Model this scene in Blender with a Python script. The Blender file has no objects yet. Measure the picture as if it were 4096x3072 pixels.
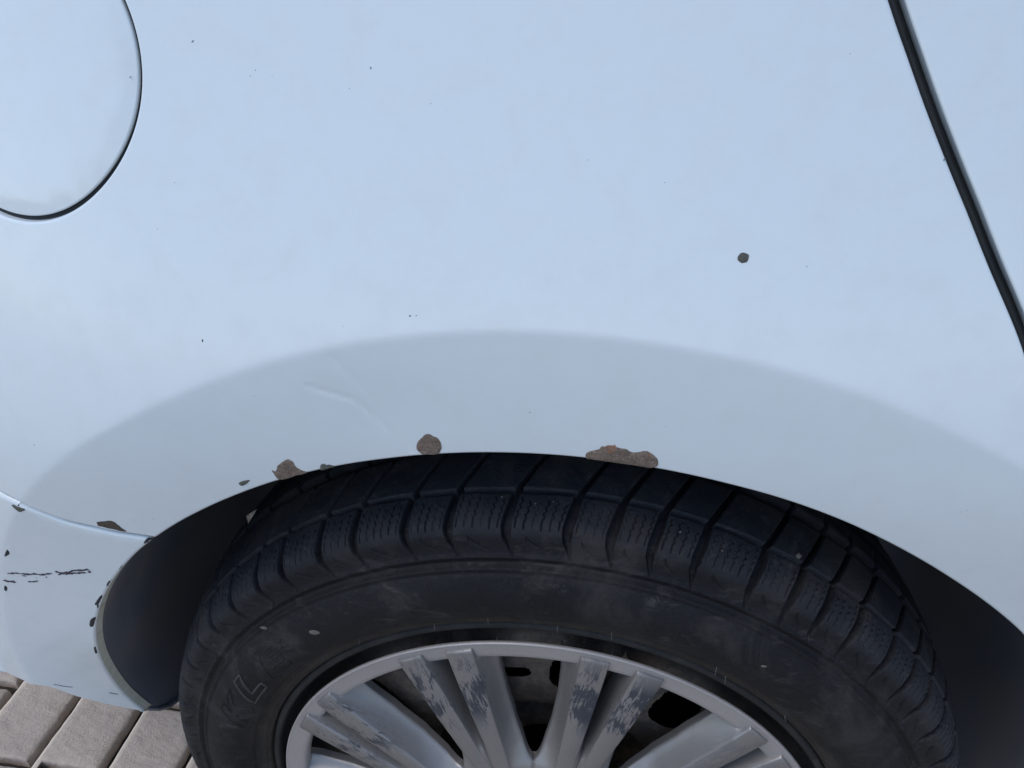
import bpy, math, random
import numpy as np
from mathutils.geometry import delaunay_2d_cdt
from mathutils import Vector

R = math.radians
random.seed(7)
rng = np.random.RandomState(11)
scene = bpy.context.scene
ZC = 0.305            # height of the wheel centre above the paving; shapes below are written relative to it

# ------------------------------------------------------------------ camera
cam_d = bpy.data.cameras.new("camera")
cam_d.sensor_width = 36.0
cam_d.lens = 2900.0 / 4096.0 * 36.0
cam_d.clip_start = 0.01
cam_d.clip_end = 500.0
cam = bpy.data.objects.new("camera", cam_d)
scene.collection.objects.link(cam)
cam.location = (0.0179, -0.2914, 0.5754 + ZC)
cam.rotation_euler = (R(90 - 32.275), 0.0, R(7.743))
scene.camera = cam

# ------------------------------------------------------------------ sky, sun, exposure
SUN_EL, SUN_AZ = R(62), R(230)      # azimuth measured clockwise from +Y
world = bpy.data.worlds.new("World")
scene.world = world
world.use_nodes = True
wt = world.node_tree
wt.nodes.clear()
w_out = wt.nodes.new("ShaderNodeOutputWorld")
w_bg = wt.nodes.new("ShaderNodeBackground")
w_sky = wt.nodes.new("ShaderNodeTexSky")
w_sky.sky_type = 'NISHITA'
w_sky.sun_disc = False
w_sky.sun_elevation = SUN_EL
w_sky.sun_rotation = SUN_AZ
w_sky.air_density = 1.0
w_sky.dust_density = 0.7
w_sky.ozone_density = 1.0
w_bg.inputs["Strength"].default_value = 0.15
wt.links.new(w_sky.outputs[0], w_bg.inputs[0])
wt.links.new(w_bg.outputs[0], w_out.inputs[0])
sun_d = bpy.data.lights.new("sun", 'SUN')
sun_d.energy = 0.8
sun_d.angle = R(28)
sun_d.color = (1.0, 0.97, 0.92)
sun = bpy.data.objects.new("sun", sun_d)
scene.collection.objects.link(sun)
sx = math.sin(SUN_AZ) * math.cos(SUN_EL); sy = math.cos(SUN_AZ) * math.cos(SUN_EL); sz = math.sin(SUN_EL)
sun.rotation_euler = Vector((sx, sy, sz)).to_track_quat('Z', 'Y').to_euler()
scene.view_settings.view_transform = 'Standard'
scene.view_settings.look = 'None'
scene.view_settings.gamma = 1.0
scene.view_settings.use_curve_mapping = False
scene.view_settings.exposure = 0.50

# ------------------------------------------------------------------ material helpers
class MatB:
    def __init__(s, name):
        s.m = bpy.data.materials.new(name); s.m.use_nodes = True
        s.t = s.m.node_tree
        s.b = s.t.nodes["Principled BSDF"]
        s.geo = s.t.nodes.new("ShaderNodeNewGeometry")
    def n(s, kind, **kw):
        x = s.t.nodes.new(kind)
        for k, v in kw.items(): setattr(x, k, v)
        return x
    def l(s, a, b): s.t.links.new(a, b)
    def pos(s, scale=(1, 1, 1), rot=(0, 0, 0), src=None):
        mp = s.n("ShaderNodeMapping")
        mp.inputs["Scale"].default_value = scale
        mp.inputs["Rotation"].default_value = rot
        s.l(src or s.geo.outputs["Position"], mp.inputs[0])
        return mp.outputs[0]
    def noise(s, scale, detail=4, rough=.55, vec=None, dist=0.0):
        x = s.n("ShaderNodeTexNoise")
        x.inputs["Scale"].default_value = scale
        x.inputs["Detail"].default_value = detail
        x.inputs["Roughness"].default_value = rough
        x.inputs["Distortion"].default_value = dist
        s.l(vec or s.geo.outputs["Position"], x.inputs["Vector"])
        return x.outputs["Fac"]
    def ramp(s, fac, stops):
        x = s.n("ShaderNodeValToRGB")
        e = x.color_ramp.elements
        while len(e) < len(stops): e.new(.5)
        for i, (p, c) in enumerate(stops):
            e[i].position = p
            e[i].color = (c, c, c, 1) if not hasattr(c, '__len__') else (*c, 1)
        s.l(fac, x.inputs[0])
        return x.outputs[0]
    def mix(s, fac, a, b, blend='MIX'):
        x = s.n("ShaderNodeMix", data_type='RGBA', blend_type=blend)
        for sock, v in ((x.inputs[0], fac), (x.inputs[6], a), (x.inputs[7], b)):
            if hasattr(v, 'is_linked'): s.l(v, sock)
            elif hasattr(v, '__len__'): sock.default_value = (*v, 1)
            else: sock.default_value = v
        return x.outputs[2]
    def math(s, op, a, b=0.0, c=None):
        x = s.n("ShaderNodeMath", operation=op)
        for i, v in enumerate((a, b) if c is None else (a, b, c)):
            if hasattr(v, 'is_linked'): s.l(v, x.inputs[i])
            else: x.inputs[i].default_value = v
        return x.outputs[0]
    def bump(s, h, strength=.3, dist=.001, prev=None):
        x = s.n("ShaderNodeBump")
        x.inputs["Strength"].default_value = strength
        x.inputs["Distance"].default_value = dist
        s.l(h, x.inputs["Height"])
        if prev is not None: s.l(prev, x.inputs["Normal"])
        return x.outputs[0]
    def set(s, **kw):
        names = dict(color="Base Color", rough="Roughness", metal="Metallic", coat="Coat Weight",
                     coatr="Coat Roughness", spec="Specular IOR Level", normal="Normal", trans="Transmission Weight", sheen="Sheen Weight")
        for k, v in kw.items():
            i = s.b.inputs[names[k]]
            if hasattr(v, 'is_linked'): s.l(v, i)
            elif hasattr(v, '__len__'): i.default_value = (*v, 1)
            else: i.default_value = v
        return s.m

def mat_paint():
    m = MatB("white_car_paint")
    big = m.noise(9, 3, .5)
    grime = m.ramp(m.noise(60, 6, .65), [(.45, 0.0), (.75, 1.0)])
    col = m.mix(big, (.664, .718, .738), (.680, .736, .758))
    col = m.mix(m.math('MULTIPLY', grime, .10), col, (.45, .42, .36))
    peel = m.noise(420, 2, .5)
    wav = m.noise(7, 1, .4)
    nb = m.bump(wav, .05, .004)
    nb = m.bump(peel, .02, .0006, nb)
    rr = m.math('MULTIPLY_ADD', grime, .18, .36)
    return m.set(color=col, rough=rr, coat=.8, coatr=.16, normal=nb)

def mat_lip():
    m = MatB("stained_paint_edge")
    st = m.ramp(m.noise(90, 5, .65), [(.35, 0.0), (.7, 1.0)])
    col = m.mix(st, (.80, .79, .68), (.62, .59, .46))
    return m.set(color=col, rough=.5, coat=.2, coatr=.3, normal=m.bump(m.noise(300, 3), .2, .0005))

def mat_plastic(name, c0, c1, rough=.62, sc=25):
    m = MatB(name)
    d = m.ramp(m.noise(sc, 6, .62), [(.38, 0.0), (.72, 1.0)])
    col = m.mix(d, c0, c1)
    f = m.noise(900, 3, .6)
    return m.set(color=col, rough=m.math('MULTIPLY_ADD', d, .2, rough), normal=m.bump(f, .15, .0004), spec=.4)

def mat_rubber():
    m = MatB("worn_tyre_rubber")
    p = m.geo.outputs["Position"]
    dust = m.ramp(m.noise(15, 9, .72, dist=.8), [(.50, 0.0), (.63, 1.0)])
    sm = m.pos((1, 1, 2.6), (0, R(35), 0))
    streak = m.ramp(m.noise(40, 9, .78, vec=sm, dist=.5), [(.56, 0.0), (.68, 1.0)])
    spots = m.ramp(m.noise(150, 3, .6), [(.70, 0.0), (.78, 1.0)])
    sep = m.n("ShaderNodeSeparateXYZ"); m.l(p, sep.inputs[0])
    zz = m.math('SUBTRACT', sep.outputs[2], ZC)
    rr = m.math('SQRT', m.math('ADD', m.math('MULTIPLY', sep.outputs[0], sep.outputs[0]), m.math('MULTIPLY', zz, zz)))
    ang = m.math('ARCTAN2', sep.outputs[0], zz)
    # mud dried on the bead area of the sidewall
    nz = m.math('MULTIPLY_ADD', m.noise(30, 5, .65), .03, rr)
    mud = m.ramp(nz, [(.0, 1.0), (.226, 1.0), (.245, 0.0)])
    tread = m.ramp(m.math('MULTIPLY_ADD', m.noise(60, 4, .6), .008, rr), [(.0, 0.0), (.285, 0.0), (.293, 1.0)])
    base = m.mix(tread, (.0055, .0060, .0078), (.0165, .0185, .0235))  # tread colour lightened to make up for the shade under the arch
    col = m.mix(m.math('MULTIPLY', dust, .75), base, (.037, .034, .0335))
    col = m.mix(m.math('MULTIPLY', streak, .45), col, (.080, .074, .072))
    col = m.mix(m.math('MULTIPLY', mud, .40), col, (.080, .066, .050))
    col = m.mix(m.math('MULTIPLY', spots, .35), col, (.10, .085, .07))
    # fine radial ribs moulded on the sidewall
    rib = m.math('SINE', m.math('MULTIPLY', ang, 1450.0))
    in1 = m.ramp(rr, [(.0, 0.0), (.236, 0.0), (.240, 1.0), (.258, 1.0), (.262, 0.0)])
    in2 = m.ramp(m.math('MULTIPLY_ADD', ang, .5, .5), [(.30, 0.0), (.33, .0), (.40, 1.0), (.52, 1.0), (.56, 0.0)])
    pat = m.math('MULTIPLY', m.math('MULTIPLY', in1, in2), m.noise(50, 3))
    nb = m.bump(m.math('MULTIPLY', rib, pat), .55, .0005)
    nb = m.bump(m.noise(70, 8, .7), .55, .0016, nb)
    nb = m.bump(m.noise(500, 4, .7), .35, .0006, nb)
    crack = m.ramp(m.noise(26, 7, .75, vec=m.pos((1, 1, 1), (0, R(30), 0)), dist=1.2), [(.46, 0.0), (.5, 1.0), (.54, 0.0)])
    nb = m.bump(crack, .30, .0012, nb)
    ro = m.math('MULTIPLY_ADD', dust, .22, .60)
    return m.set(color=col, rough=ro, normal=nb, spec=.26)

def mat_silver():
    m = MatB("scuffed_silver_paint")
    sp = m.ramp(m.noise(240, 5, .7), [(.60, 0.0), (.70, 1.0)])
    big = m.noise(25, 4)
    col = m.mix(big, (.345, .320, .305), (.41, .38, .362))
    col = m.mix(m.math('MULTIPLY', sp, .45), col, (.2, .19, .19))
    flake = m.noise(2600, 2, .6)
    nb = m.bump(flake, .22, .0003)
    nb = m.bump(m.noise(160, 4, .7), .15, .0008, nb)
    return m.set(color=col, rough=m.math('MULTIPLY_ADD', big, .25, .33), metal=.30, normal=nb)

def mat_spoke():
    m = MatB("scratched_silver_spoke")
    big = m.noise(25, 4)
    sp = m.ramp(m.noise(240, 5, .7), [(.60, 0.0), (.70, 1.0)])
    col = m.mix(big, (.225, .213, .206), (.285, .27, .26))
    col = m.mix(m.math('MULTIPLY', sp, .45), col, (.16, .15, .15))
    # bare grey plastic where a kerb has scraped the proud faces (attribute 'scrape' marks how proud)
    at = m.n("ShaderNodeAttribute", attribute_name="proud")
    tc = m.n("ShaderNodeTexCoord"); oi = m.n("ShaderNodeObjectInfo")
    ad = m.n("ShaderNodeVectorMath", operation='ADD'); m.l(tc.outputs["Object"], ad.inputs[0])
    cm = m.n("ShaderNodeCombineXYZ")
    for k_ in range(3): m.l(m.math('MULTIPLY', oi.outputs["Random"], 7.3 + 3 * k_), cm.inputs[k_])
    m.l(cm.outputs[0], ad.inputs[1])
    patch = m.noise(34, 4, .62, vec=m.pos((1.3, 1, .75), (0, R(12), 0), ad.outputs[0]), dist=.6)
    fine = m.noise(330, 5, .75, vec=m.pos((2.2, 1, .30), (0, R(24), 0), ad.outputs[0]), dist=.3)
    mm = m.math('ADD', m.math('MULTIPLY', patch, .55), m.math('MULTIPLY', fine, .45))
    mask = m.math('MULTIPLY', m.ramp(mm, [(.495, 0.0), (.520, 1.0)]), at.outputs["Fac"])
    col = m.mix(mask, col, (.036, .040, .050))
    metal = m.math('MULTIPLY_ADD', mask, -.50, .55)
    ro = m.math('MULTIPLY_ADD', mask, .3, .40)
    nb = m.bump(m.noise(2600, 2, .6), .22, .0003)
    nb = m.bump(m.math('MULTIPLY', mask, -1.0), .5, .0004, nb)
    return m.set(color=col, rough=ro, metal=metal, normal=nb)

def mat_rusty_steel():
    m = MatB("dirty_black_steel")
    d = m.ramp(m.noise(45, 8, .72), [(.42, 0.0), (.70, 1.0)])
    s2 = m.ramp(m.noise(200, 5, .7), [(.62, 0.0), (.72, 1.0)])
    col = m.mix(d, (.045, .037, .032), (.150, .115, .090))
    col = m.mix(m.math('MULTIPLY', s2, .5), col, (.32, .27, .22))
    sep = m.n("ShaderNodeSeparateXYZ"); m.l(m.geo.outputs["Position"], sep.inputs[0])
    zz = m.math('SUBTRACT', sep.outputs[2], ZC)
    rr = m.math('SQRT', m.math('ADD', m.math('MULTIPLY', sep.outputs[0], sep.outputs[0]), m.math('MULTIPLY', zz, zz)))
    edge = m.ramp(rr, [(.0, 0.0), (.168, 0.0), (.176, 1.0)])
    col = m.mix(edge, col, m.mix(d, (.012, .012, .013), (.032, .029, .026)))  # rim outside the disc coloured dark, for the shaded gap behind the cover ring
    return m.set(color=col, rough=.72, metal=.15, normal=m.bump(m.noise(220, 6, .7), .6, .001))

def mat_filler(name, c0, c1, c2, c3=None):
    m = MatB(name)
    a = m.ramp(m.noise(170, 8, .78, dist=.9), [(.36, 0.0), (.60, 1.0)])
    b = m.ramp(m.noise(520, 5, .8), [(.40, 0.0), (.62, 1.0)])
    v = m.n("ShaderNodeTexVoronoi"); v.inputs["Scale"].default_value = 620
    m.l(m.geo.outputs["Position"], v.inputs["Vector"])
    pit = m.ramp(v.outputs["Distance"], [(.05, 1.0), (.35, 0.0)])
    col = m.mix(a, c0, c1)
    col = m.mix(m.math('MULTIPLY', b, .45), col, tuple(x * .42 for x in c0))
    col = m.mix(m.math('MULTIPLY', m.math('MULTIPLY', pit, a), .6), col, c2)
    if c3:
        col = m.mix(m.ramp(m.noise(80, 4, .6), [(.54, 0.0), (.66, 1.0)]), col, c3)
    nb = m.bump(m.noise(300, 6, .75), 1.0, .0022)
    return m.set(color=col, rough=.78, normal=nb)

def mat_paver():
    m = MatB("weathered_paver")
    oi = m.n("ShaderNodeObjectInfo")
    p = m.geo.outputs["Position"]
    big = m.ramp(m.noise(14, 6, .65), [(.35, 0.0), (.7, 1.0)])
    fine = m.ramp(m.noise(180, 8, .75), [(.36, 0.0), (.66, 1.0)])
    blot = m.ramp(m.noise(38, 7, .7, dist=1.0), [(.50, 0.0), (.66, 1.0)])
    c0 = m.mix(oi.outputs["Random"], (.490, .395, .328), (.545, .440, .364))
    col = m.mix(big, c0, (.57, .47, .375))
    col = m.mix(m.math('MULTIPLY', blot, .45), col, (.38, .33, .30))
    col = m.mix(m.math('MULTIPLY', fine, .22), col, (.23, .175, .145))
    pit = m.ramp(m.noise(330, 4, .6), [(.68, 0.0), (.74, 1.0)])
    col = m.mix(m.math('MULTIPLY', pit, .4), col, (.50, .44, .38))
    st = m.noise(24, 8, .62)
    nb = m.bump(st, .8, .009)
    nb = m.bump(m.noise(95, 8, .75), .8, .0035, nb)
    return m.set(color=col, rough=.86, normal=nb, spec=.3)

def mat_ground():
    m = MatB("joint_sand")
    sep = m.n("ShaderNodeSeparateXYZ"); m.l(m.geo.outputs["Position"], sep.inputs[0])
    rr = m.math('SQRT', m.math('ADD', m.math('MULTIPLY', sep.outputs[0], sep.outputs[0]), m.math('MULTIPLY', sep.outputs[1], sep.outputs[1])))
    far = m.math('GREATER_THAN', rr, 6.5)
    sand = m.mix(m.noise(90, 6, .7), (.018, .014, .012), (.050, .038, .031))
    br = m.n("ShaderNodeTexBrick"); br.offset = .5
    br.inputs["Color1"].default_value = (.40, .33, .285, 1); br.inputs["Color2"].default_value = (.45, .37, .315, 1)
    br.inputs["Mortar"].default_value = (.14, .11, .09, 1); br.inputs["Scale"].default_value = 1.0
    br.inputs["Mortar Size"].default_value = .005; br.inputs["Brick Width"].default_value = .2; br.inputs["Row Height"].default_value = .0945
    m.l(m.pos((1, 1, 1), (0, 0, R(90))), br.inputs["Vector"])
    return m.set(color=m.mix(far, sand, br.outputs[0]), rough=.95, normal=m.bump(m.noise(300, 4), .4, .002))

def mat_simple(name, col, rough=.6, **kw):
    m = MatB(name)
    c = m.mix(m.noise(80, 5, .6), tuple(v * .8 for v in col), tuple(min(1, v * 1.2) for v in col))
    return m.set(color=c, rough=rough, normal=m.bump(m.noise(300, 4), .3, .0008), **kw)

M = dict(
    paint=mat_paint(), lip=mat_lip(),
    liner=mat_plastic("black_arch_plastic", (.110, .122, .150), (.165, .155, .150), .5, 12),
    seal=mat_plastic("black_seal_rubber_and_gap_shade", (.020, .023, .026), (.034, .036, .038), .7, 60),
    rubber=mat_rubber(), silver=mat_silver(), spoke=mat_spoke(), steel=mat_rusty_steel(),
    rust=mat_filler("exposed_brown_filler", (.165, .116, .090), (.305, .228, .182), (.44, .36, .31)),
    rust_warm=mat_filler("rusting_filler", (.150, .106, .082), (.290, .218, .172), (.48, .41, .35), (.34, .150, .075)),
    olive=mat_filler("olive_primer", (.10, .10, .082), (.16, .158, .13), (.18, .18, .155)),
    dark=mat_filler("dark_bare_chip", (.022, .022, .030), (.045, .040, .045), (.06, .055, .06)),
    brown=mat_filler("brown_bare_chip", (.075, .055, .040), (.115, .085, .062), (.12, .10, .08)),
    purple=mat_filler("dark_scratch", (.045, .035, .050), (.11, .085, .105), (.14, .12, .14)),
    speck=mat_simple("faint_road_speck", (.16, .175, .21), .6),
    beige=mat_filler("beige_paint_flake", (.42, .33, .27), (.52, .42, .35), (.5, .42, .36)),
    paver=mat_paver(),
    sand=mat_ground(),
    mortar=mat_simple("pale_mortar", (.70, .58, .46), .9),
    glass=mat_simple("dark_side_glass", (.012, .013, .015), .06),
    letter=mat_simple("scuffed_letter_rubber", (.034, .034, .034), .7),
    hair=mat_simple("dusty_rubber_hair", (.12, .105, .09), .7),
    under=mat_simple("dark_underbody", (.012, .012, .013), .9),
)

# ------------------------------------------------------------------ mesh helpers
def mesh_np(name, V, quads=None, tris=None, mat=None, smooth=True, normals=None):
    me = bpy.data.meshes.new(name)
    V = np.asarray(V, dtype=np.float32).copy(); V[:, 2] += ZC
    parts = []
    tot = []
    if quads is not None and len(quads):
        q = np.asarray(quads, dtype=np.int32); parts.append(q.ravel()); tot.append(np.full(len(q), 4, np.int32))
    if tris is not None and len(tris):
        t = np.asarray(tris, dtype=np.int32); parts.append(t.ravel()); tot.append(np.full(len(t), 3, np.int32))
    loops = np.concatenate(parts); tot = np.concatenate(tot)
    start = np.concatenate([[0], np.cumsum(tot)[:-1]]).astype(np.int32)
    me.vertices.add(len(V)); me.vertices.foreach_set("co", V.ravel())
    me.loops.add(len(loops)); me.loops.foreach_set("vertex_index", loops)
    me.polygons.add(len(tot)); me.polygons.foreach_set("loop_start", start)
    me.polygons.foreach_set("loop_total", tot)
    me.update(calc_edges=True); me.validate()
    if smooth: me.polygons.foreach_set("use_smooth", np.ones(len(me.polygons), bool))
    if normals is not None:
        me.normals_split_custom_set_from_vertices([tuple(n) for n in np.asarray(normals, float)])
    if mat is not None: me.materials.append(mat)
    return me

def add(name, me, parent=None, label=None, cat=None, kind=None, group=None):
    o = bpy.data.objects.new(name, me)
    scene.collection.objects.link(o)
    if parent is not None: o.parent = parent
    if label: o["label"] = label
    if cat: o["category"] = cat
    if kind: o["kind"] = kind
    if group: o["group"] = group
    return o

def grid_quads(n, m, wrap=False):
    """n rows (i) by m columns (j), index i*m+j"""
    i = np.arange(n - 1)[:, None]; j = np.arange(m if wrap else m - 1)[None, :]
    j2 = (j + 1) % m
    a = i * m + j; b = i * m + j2; c = (i + 1) * m + j2; d = (i + 1) * m + j
    return np.stack([a, b, c, d], -1).reshape(-1, 4)

def revolve(name, prof, mat, seg=256, flip=False):
    """prof = [(r, y)], revolved about the wheel axle (Y)"""
    prof = np.array(prof, float)
    th = np.linspace(0, 2 * np.pi, seg, endpoint=False)
    X = prof[:, 0:1] * np.sin(th); Z = prof[:, 0:1] * np.cos(th); Y = np.repeat(prof[:, 1:2], seg, 1)
    q = grid_quads(len(prof), seg, True)
    if flip: q = q[:, ::-1]
    return mesh_np(name, np.stack([X, Y, Z], -1).reshape(-1, 3), q, mat=mat)

def catmull(P, step):
    P = np.array(P, float)
    Q = np.vstack([2 * P[0] - P[1], P, 2 * P[-1] - P[-2]])
    out = []
    for i in range(1, len(Q) - 2):
        p0, p1, p2, p3 = Q[i - 1:i + 3]
        n = max(1, int(np.linalg.norm(p2 - p1) / step))
        t = (np.arange(n) / n)[:, None]
        out.append(.5 * (2 * p1 + (p2 - p0) * t + (2 * p0 - 5 * p1 + 4 * p2 - p3) * t ** 2 + (3 * p1 - p0 - 3 * p2 + p3) * t ** 3))
    out.append(P[-1:])
    return np.vstack(out)

def straight(a, b, step):
    a = np.array(a, float); b = np.array(b, float)
    n = max(1, int(np.linalg.norm(b - a) / step))
    return a + (b - a) * np.linspace(0, 1, n + 1)[:, None]

def join(*segs):
    out = []
    for s in segs:
        s = np.asarray(s)
        if out and np.linalg.norm(out[-1] - s[0]) < 1e-5: s = s[1:]
        out.extend(list(s))
    out = np.array(out)
    if np.linalg.norm(out[0] - out[-1]) < 1e-5: out = out[:-1]
    return out

def area(P):
    x, y = P[:, 0], P[:, 1]
    return .5 * np.sum(x * np.roll(y, -1) - np.roll(x, -1) * y)

def inside(poly, P):
    x, y = P[:, 0], P[:, 1]; res = np.zeros(len(P), bool)
    a = poly; b = np.roll(poly, -1, 0)
    for (x1, y1), (x2, y2) in zip(a, b):
        if y1 == y2: continue
        c = ((y1 > y) != (y2 > y)) & (x < (x2 - x1) * (y - y1) / (y2 - y1) + x1)
        res ^= c
    return res

def dist_poly(poly, P):
    a = poly; b = np.roll(poly, -1, 0); d = np.full(len(P), 1e9)
    for p, q in zip(a, b):
        v = q - p; L = v @ v + 1e-15
        t = np.clip(((P - p) @ v) / L, 0, 1)
        d = np.minimum(d, np.hypot(*(P - p - t[:, None] * v).T))
    return d

def sp(x, k): return np.logaddexp(0, x / k) * k

# ------------------------------------------------------------------ the skin of the car's side, y = S(x, z)
def seg_d(x, z, P):
    d = np.full(np.shape(x), 1e9)
    for (ax, az), (bx, bz) in zip(P[:-1], P[1:]):
        vx, vz = bx - ax, bz - az
        t = np.clip(((x - ax) * vx + (z - az) * vz) / (vx * vx + vz * vz), 0, 1)
        d = np.minimum(d, np.hypot(x - ax - t * vx, z - az - t * vz))
    return d
DENT = [(-.1172, .3905), (-.0959, .3831), (-.0816, .366), (-.0725, .351)]
DENT2 = [(-.1043, .4076), (-.0861, .3835), (-.0732, .355)]
CREASE = (0.0018, -0.0127, 0.4373)      # the pressed edge of the flare: centre and radius
def S(x, z):
    x = np.asarray(x, float); z = np.asarray(z, float)
    y = -.036 + 0 * x
    u = np.clip(-.19 - x, 0, None); y = y + np.where(u < .13, 1.0 * u ** 2, .0169 + .26 * (u - .13) + .10 * np.clip(u - .36, 0, 9) ** 2) + .40 * np.clip(x - .02, 0, .6) ** 2
    y = y + .38 * np.clip(.17 - z, 0, .4) ** 2
    y = y + .31 * sp(z - .345, .020) - .20 * np.clip(z - .48, 0, .2) ** 2
    r = np.hypot(x - CREASE[0], z - CREASE[1])
    rc = CREASE[2] - .115 * sp(.33 - z, .01) * (x < 0)
    y = y + (.29 + 3.2 * sp(.15 - z, .015) * (x < 0)) * sp(rc - r, .0008)
    zk = .051 + 1.9 * (-.4064 - x)
    zk = .112 - sp(.112 - zk, .004)
    y = y - .7 * sp(np.where(x < -.34, zk - z, -1.), .0012)
    # shallow dents above the arch
    y = y + .00032 * np.exp(-(seg_d(x, z, DENT) / .0016) ** 2) + .00022 * np.exp(-(seg_d(x, z, DENT2) / .0022) ** 2)
    y = y + .0009 * np.exp(-(((x + .083) / .030) ** 2 + ((z - .375) / .022) ** 2))
    return y

def grad_normal(f, x, z):
    e = 4e-4
    sx_ = (f(x + e, z) - f(x - e, z)) / (2 * e); sz_ = (f(x, z + e) - f(x, z - e)) / (2 * e)
    n = np.stack([sx_, -np.ones_like(sx_), sz_], -1)
    return n / np.linalg.norm(n, axis=1, keepdims=True)

def out_normals(L):
    """unit normals of a loop whose material is on its left: they point away from the material"""
    t = np.roll(L, -1, 0) - np.roll(L, 1, 0)
    t /= np.linalg.norm(t, axis=1, keepdims=True) + 1e-12
    return np.stack([t[:, 1], -t[:, 0]], -1)

def panel(name, outer, holes, surf, rho, flange, mats, parent, fine=lambda x, z: (np.abs(x) < .6) & (z < .6), hole_rho=None, flange_dir=None):
    loops = []
    o = outer if area(outer) > 0 else outer[::-1]
    loops.append((o, rho))
    for h in holes:
        loops.append((h if area(h) < 0 else h[::-1], hole_rho or rho))
    ins = []
    for L, rh in loops:
        n = out_normals(L); ins.append((L - rh * n, n, rh))
    # sample points
    lo = o.min(0); hi = o.max(0)
    def lattice(st, mask):
        xs = np.arange(lo[0], hi[0], st); zs = np.arange(lo[1], hi[1], st * .866)
        X, Z = np.meshgrid(xs, zs); X = X + (np.arange(len(zs)) % 2)[:, None] * st * .5
        P = np.stack([X.ravel(), Z.ravel()], -1)
        P = P + (rng.rand(*P.shape) - .5) * st * .06
        return P[mask(P[:, 0], P[:, 1])]
    crease = lambda x, z: np.abs(np.hypot(x - CREASE[0], z - CREASE[1]) - CREASE[2]) < .010
    near = lambda x, z: (np.hypot(x + .09, z - .378) < .045)
    f1 = lambda x, z: fine(x, z) & ~crease(x, z) & ~near(x, z)
    f2 = lambda x, z: fine(x, z) & (crease(x, z) | near(x, z))
    f3 = lambda x, z: ~fine(x, z)
    P = np.vstack([lattice(.006, f1), lattice(.0024, f2), lattice(.024, f3)])
    keep = inside(ins[0][0], P)
    for k in range(1, len(ins)): keep &= ~inside(ins[k][0], P)
    P = P[keep]
    dd = np.minimum.reduce([dist_poly(i[0], P) for i in ins])
    P = P[dd > .0014]
    verts = []; edges = []
    for Q, n, rh in ins:
        b = len(verts); verts += [Vector(q) for q in Q]
        edges += [(b + i, b + (i + 1) % len(Q)) for i in range(len(Q))]
    verts += [Vector(p) for p in P]
    v2, e2, faces, _, _, _ = delaunay_2d_cdt(verts, edges, [], 0, 1e-7)
    V2 = np.array([tuple(v) for v in v2])
    F = np.array(faces)
    cen = V2[F].mean(1)
    ok = inside(ins[0][0], cen)
    for k in range(1, len(ins)): ok &= ~inside(ins[k][0], cen)
    F = F[ok]
    a = V2[F]
    cr = (a[:, 1, 0] - a[:, 0, 0]) * (a[:, 2, 1] - a[:, 0, 1]) - (a[:, 1, 1] - a[:, 0, 1]) * (a[:, 2, 0] - a[:, 0, 0])
    F = F[np.abs(cr) > 1e-12]; cr = cr[np.abs(cr) > 1e-12]
    F[cr < 0] = F[cr < 0][:, ::-1]
    V = [np.stack([V2[:, 0], surf(V2[:, 0], V2[:, 1]), V2[:, 1]], -1)]
    N = [grad_normal(surf, V2[:, 0], V2[:, 1])]
    quads = []; base = len(V2); lipq = []
    for Q, n, rh in ins:
        m = len(Q); Ns = grad_normal(surf, Q[:, 0], Q[:, 1]); n3 = np.stack([n[:, 0], 0 * n[:, 0], n[:, 1]], -1)
        rows = []; k = 6
        for i in range(k + 1):
            aa = math.pi / 2 * i / k
            p = Q + rh * math.sin(aa) * n
            y = surf(p[:, 0], p[:, 1]) + rh * (1 - math.cos(aa))
            rows.append((np.stack([p[:, 0], y, p[:, 1]], -1), Ns * math.cos(aa) + n3 * math.sin(aa)))
        for dep in (.25, 1.0):
            p, nn = rows[k]
            q = p.copy(); q[:, 1] += flange * dep
            if flange_dir is not None: q = q + flange_dir(Q) * flange * dep
            rows.append((q, n3))
        for (vv, nn) in rows:
            V.append(vv); N.append(nn / np.linalg.norm(nn, axis=1, keepdims=True))
        g = grid_quads(len(rows), m, True) + base
        g = g[:, ::-1] if True else g
        quads.append(g[: (k) * m]); lipq.append(g[(k) * m:])
        base += m * len(rows)
    V = np.vstack(V); N = np.vstack(N)
    quads = np.vstack(quads + lipq); nl = sum(len(x) for x in lipq)
    me = mesh_np(name, V, quads, F, mats[0], normals=None)
    if len(mats) > 1:
        me.materials.append(mats[1])
        idx = np.zeros(len(me.polygons), np.int32); nq = len(quads)
        idx[nq - nl:nq] = 1
        me.polygons.foreach_set("material_index", idx)
    me.normals_split_custom_set_from_vertices([tuple(v) for v in N])
    return add(name, me, parent)

# ------------------------------------------------------------------ the car
car = add("car", None, label="white car with chipped paint round its rear wheel arch above a black tyre", cat="car")

# wheel arch: radius as a function of the angle from the top, about (0.004, 0)
AT = [-98.0, -89.0, -86.7, -83.3, -77.8, -73.5, -68.8, -64.7, -61.3, -58.1, -54.9, -51.6, -46.1, -42.7, -39.6, -34.2, -29.5, -24.7, -21.7, -16.8, -11.5, -6.5, -2.9, -0.6, 3.3, 6.9, 10.1, 13.3, 17.0, 20.0, 23.9, 28.2, 33.0, 38.8, 41.8, 46.6, 55.0, 70.0, 85.0, 100.0]
AR = [0.3442, 0.3472, 0.3498, 0.3517, 0.3514, 0.3525, 0.3525, 0.3536, 0.3555, 0.357, 0.3579, 0.3585, 0.3604, 0.3603, 0.3616, 0.3609, 0.3606, 0.3596, 0.3598, 0.3577, 0.3565, 0.3562, 0.3561, 0.3556, 0.3562, 0.3564, 0.3561, 0.3569, 0.3568, 0.3579, 0.3569, 0.3554, 0.3548, 0.3536, 0.355, 0.3555, 0.3565, 0.361, 0.361, 0.36]
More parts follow.
